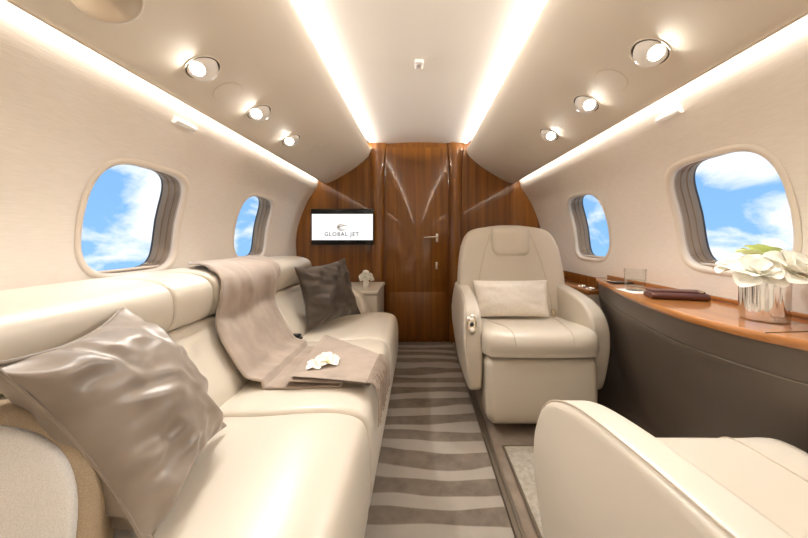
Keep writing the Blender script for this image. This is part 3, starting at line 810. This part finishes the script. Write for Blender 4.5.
cushion('lumbar_pillow', 'pearly cream rectangular pillow on the armchair facing the viewer',
        [(.330, 1.945, .685), (.775, 1.945, .688), (.76, 1.87, .487), (.342, 1.87, .485)], .10, (0, -1, .3), M['pearl'], pinch=.04, n=36, wr=.004, seed=5, fat=.38)

# ================================================================ RUNNER AND MAT
rn = mk('aisle_runner', rbox(-.262, .300, .1, 2.88, 0, .008, .003, 2), M['runner']); tag(rn, 'taupe aisle carpet runner with wavy pale stripes', 'rug')
fm = thing('floor_mat', 'pale stone coloured mat under the lower right armchair', 'mat', (.6, .9, 0))
mk('pile', rbox(.38, .86, .55, 1.44, 0, .010, .003, 2), M['mat'], fm)
mk('bound_edge', tube([(.38, .55, .008), (.38, 1.44, .008), (.86, 1.44, .008)], .006, 8), M['rail'], fm)

# ================================================================ WORKTOP, CABINET, SHELF
BOW = catmull([Vector(p) for p in [(.42, 1.09), (.50, 1.05), (.60, .960), (.715, .864), (.86, .815), (1.05, .808), (1.35, .868), (1.58, .930), (1.71, .966), (1.80, 1.0), (1.86, 1.03), (1.875, 1.09)]], 8)
def bowx(y): return interp([(p.x, p.y) for p in BOW], y)
def worktop_geo(z0, z1, er=.008, y0=None, y1=None):
    P = [p for p in BOW if (y0 is None or p.x >= y0) and (y1 is None or p.x <= y1)]
    rings = []
    for z, d in ((z0, .006), (z0+.004, .0015), ((z0+z1)/2, 0), (z1-.004, .0015), (z1, .006)):
        rings.append([(p.y+d, p.x, z) for p in P])
    wall = [(WX(z0)-.004, p.x) for p in P]
    V, F = [], []; n = len(P)
    for r in rings: V += r
    for i in range(len(rings)-1):
        for k in range(n-1): F.append((i*n+k, i*n+k+1, (i+1)*n+k+1, (i+1)*n+k))
    b0 = len(V); V += [(max(WX(z0)-.004, p.y+.006), p.x, z0) for p in P]; b1 = len(V); V += [(max(WX(z1)-.004, p.y+.006), p.x, z1) for p in P]
    top = 4*n
    for k in range(n-1):
        F.append((top+k, top+k+1, b1+k+1, b1+k)); F.append((k, b0+k, b0+k+1, k+1)); F.append((b0+k, b1+k, b1+k+1, b0+k+1))
    return V, F
wt = thing('side_worktop', 'glossy bow-fronted wood worktop along the right wall', 'worktop', (1.0, 1.1, .69))
mk('top_slab', worktop_geo(.692, .715), M['woodtop'], wt)
mk('leaf_seam', tube([(bowx(.775)+.002, .775, .7155), (WX(.715)-.01, .80, .7155)], .0012, 5), M['dark'], wt)
mk('back_trim', rbox(1.090, 1.103, .45, 1.86, .716, .730, .004, 2), M['woodtop'], wt)
cab = thing('side_cabinet', 'dark grey brown leather cabinet under the bowed worktop', 'cabinet', (1.0, 1.1, 0))
TAP = [(0, .22), (.1, .19), (.2, .15), (.3, .12), (.4, .09), (.5, .06), (.6, .012), (.7, .004)]
def cabx(y, z):
    k = interp([(1.0, 1.0), (1.6, .6)], y)
    return min(bowx(y)+.012+interp(TAP, z)*k, WX(z)-.015)
def cab_geo(zs):
    P = [p.x for p in BOW if p.y < 1.085 and .44 < p.x < 1.87][::2]
    V, F = [], []; n = len(P)
    for z in zs: V += [(cabx(y, z), y, z) for y in P]
    for z in zs: V += [(WX(z)-.006, y, z) for y in P]
    m = len(zs)*n
    for i in range(len(zs)-1):
        for k in range(n-1):
            q = (i*n+k, i*n+k+1, (i+1)*n+k+1, (i+1)*n+k); F += [q, tuple(a+m for a in q[::-1])]
        F.append((i*n, (i+1)*n, m+(i+1)*n, m+i*n)); F.append((i*n+n-1, m+i*n+n-1, m+(i+1)*n+n-1, (i+1)*n+n-1))
    for k in range(n-1):
        F.append((k, m+k, m+k+1, k+1)); j = (len(zs)-1)*n+k; F.append((j, j+1, m+j+1, m+j))
    return V, F
mk('lower_panel', cab_geo([0, .05, .1, .15, .2, .25, .3, .35, .4, .45, .5, .55, .595, .606, .610]), M['cab'], cab)
mk('upper_panel', cab_geo([.616, .62, .65, .691]), M['cab'], cab)
mk('seam_strip', tube([(cabx(y, .61)-.001, y, .6125) for y in [.50+1.3*k/50 for k in range(51)]], .0022, 6), M['rail'], cab)
sh = thing('side_shelf', 'narrow glossy wood shelf beside the far armchair along the right wall', 'shelf', (1.05, 2.3, .62))
mk('shelf_board', rbox(.985, 1.100, 1.885, 2.84, .612, .636, .004, 2), M['woodtop'], sh)
mk('back_board', rbox(1.085, 1.104, 1.885, 2.88, .637, .700, .004, 2), M['wood'], sh)
mk('shelf_body', rbox(1.005, 1.075, 1.89, 2.84, 0.0, .611, .006, 2), M['leather'], sh)
for y in (1.93, 2.03):
    mk('cup_holder', lathe([(.034, -.004), (.034, .006), (.031, .008), (.027, .004), (.026, .001)], 32, (1.035, y, .636)), M['chrome'], sh, label='polished metal cup holder ring')

# ---------------------------------------------------------------- things on the worktop
Z = .715
va = thing('fluted_vase', 'polished silver fluted vase near the right edge of the photo', 'vase', (.975, .905, Z))
def fluted(prof, c, n=96, lobes=12, amp=.045):
    V, F = lathe(prof, n, c); out = []
    for v in V:
        dx, dy = v.x-c[0], v.y-c[1]; r = math.hypot(dx, dy); a = math.atan2(dy, dx)
        k = 1+amp*abs(math.cos(a*lobes/2))-amp*.5; out.append(Vector((c[0]+dx*k, c[1]+dy*k, v.z)))
    return out, F
mk('vase_body', fluted([(.047, 0), (.050, .003), (.051, .02), (.052, .09), (.053, .112), (.0525, .115), (.049, .113), (.047, .02), (.0465, .006)], (.975, .905, Z)), mat('silver', (.86, .85, .85), .08, 1), va)
bq = thing('white_bouquet', 'full white and pale green bouquet in the silver vase', 'flowers', (.975, .905, Z+.10))
random.seed(11); LILY = [(5, .0, 1, .95), (5, .45, .9, .85), (4, .95, .7, .7)]
spots = [(-.040, -.03, .128, .066), (.020, -.055, .138, .070), (.075, -.03, .132, .066), (.03, .02, .165, .066), (-.03, .035, .135, .058), (.065, .03, .150, .060), (.055, -.10, .120, .056)]
for i, (dx, dy, dz, r) in enumerate(spots):
    mk('bloom', bloom((.968+dx, .905+dy, Z+dz), r, (dx*10, dy*10-.3, 1), LILY, 40+i), M['petal_green'] if i in (3,) else M['petal'], bq, sharp=180)
for i in range(7):
    a = i*.9; mk('stem', tube([(.975+.01*math.cos(a), .905+.01*math.sin(a), Z+.012), (.975+.035*math.cos(a), .905+.035*math.sin(a), Z+.125)], .003, 6), M['leaf'], bq)
# folio: a flat leather wallet rolled over itself
fo = thing('leather_folio', 'dark brown leather folio lying on the worktop below the near window', 'folio', (.975, 1.21, Z))
def along(a, b, prof, er=.004):
    a = Vector(a); b = Vector(b); d = (b-a); Ld = d.length; d.normalize(); nrm = Vector((-d.y, d.x, 0))
    return sweep(prof, 0, Ld, er, lambda u, v, t: tuple(a+d*t+nrm*u+Vector((0, 0, v))), mid=6)
A_, B_ = (.885, 1.235, Z), (1.062, 1.185, Z)
mk('pouch', along(A_, B_, [(-.022, .001), (-.034, .008), (-.034, .018), (-.022, .025), (.02, .024), (.045, .018), (.05, .008), (.045, .001)]), M['folio'], fo)
mk('flap', along((.893, 1.240, Z+.022), (1.056, 1.194, Z+.022), [(-.018, .001), (-.026, .006), (-.018, .011), (.03, .010), (.045, .006), (.04, .001)]), M['folio'], fo)
mk('clasp', rbox(1.028, 1.042, 1.168, 1.186, Z+.026, Z+.034, .003, 2), M['nickel'], fo)
# tumbler on a napkin
np_ = mk('paper_napkin', rbox(.885, .985, 1.32, 1.44, Z, Z+.002, .0006, 1), M['napkin']); tag(np_, 'white square napkin under the glass tumbler', 'napkin')
gl = thing('glass_tumbler', 'clear short glass tumbler on the white napkin', 'glass', (.945, 1.40, Z+.002))
mk('glass_wall', lathe([(.036, 0), (.039, .004), (.0405, .05), (.042, .092), (.0412, .0935), (.040, .092), (.0385, .05), (.036, .02)], 40, (.945, 1.40, Z+.002)), M['tumbler'], gl)
mk('water', lathe([(.0355, .018), (.0375, .045), (.001, .0455)], 32, (.945, 1.40, Z+.002)), glass_mat('water', (.97, .97, .96), .8), gl)
mk('thick_base', lathe([(.035, .002), (.0355, .014), (.030, .017), (.001, .0175)], 32, (.945, 1.40, Z+.002)), glass_mat('base_glass', (.93, .93, .92), 1.2), gl)
ph = mk('phone', rbox(.975, 1.075, 1.60, 1.665, Z, Z+.008, .003, 2), M['phone']); tag(ph, 'flat black phone at the far tip of the worktop', 'phone')
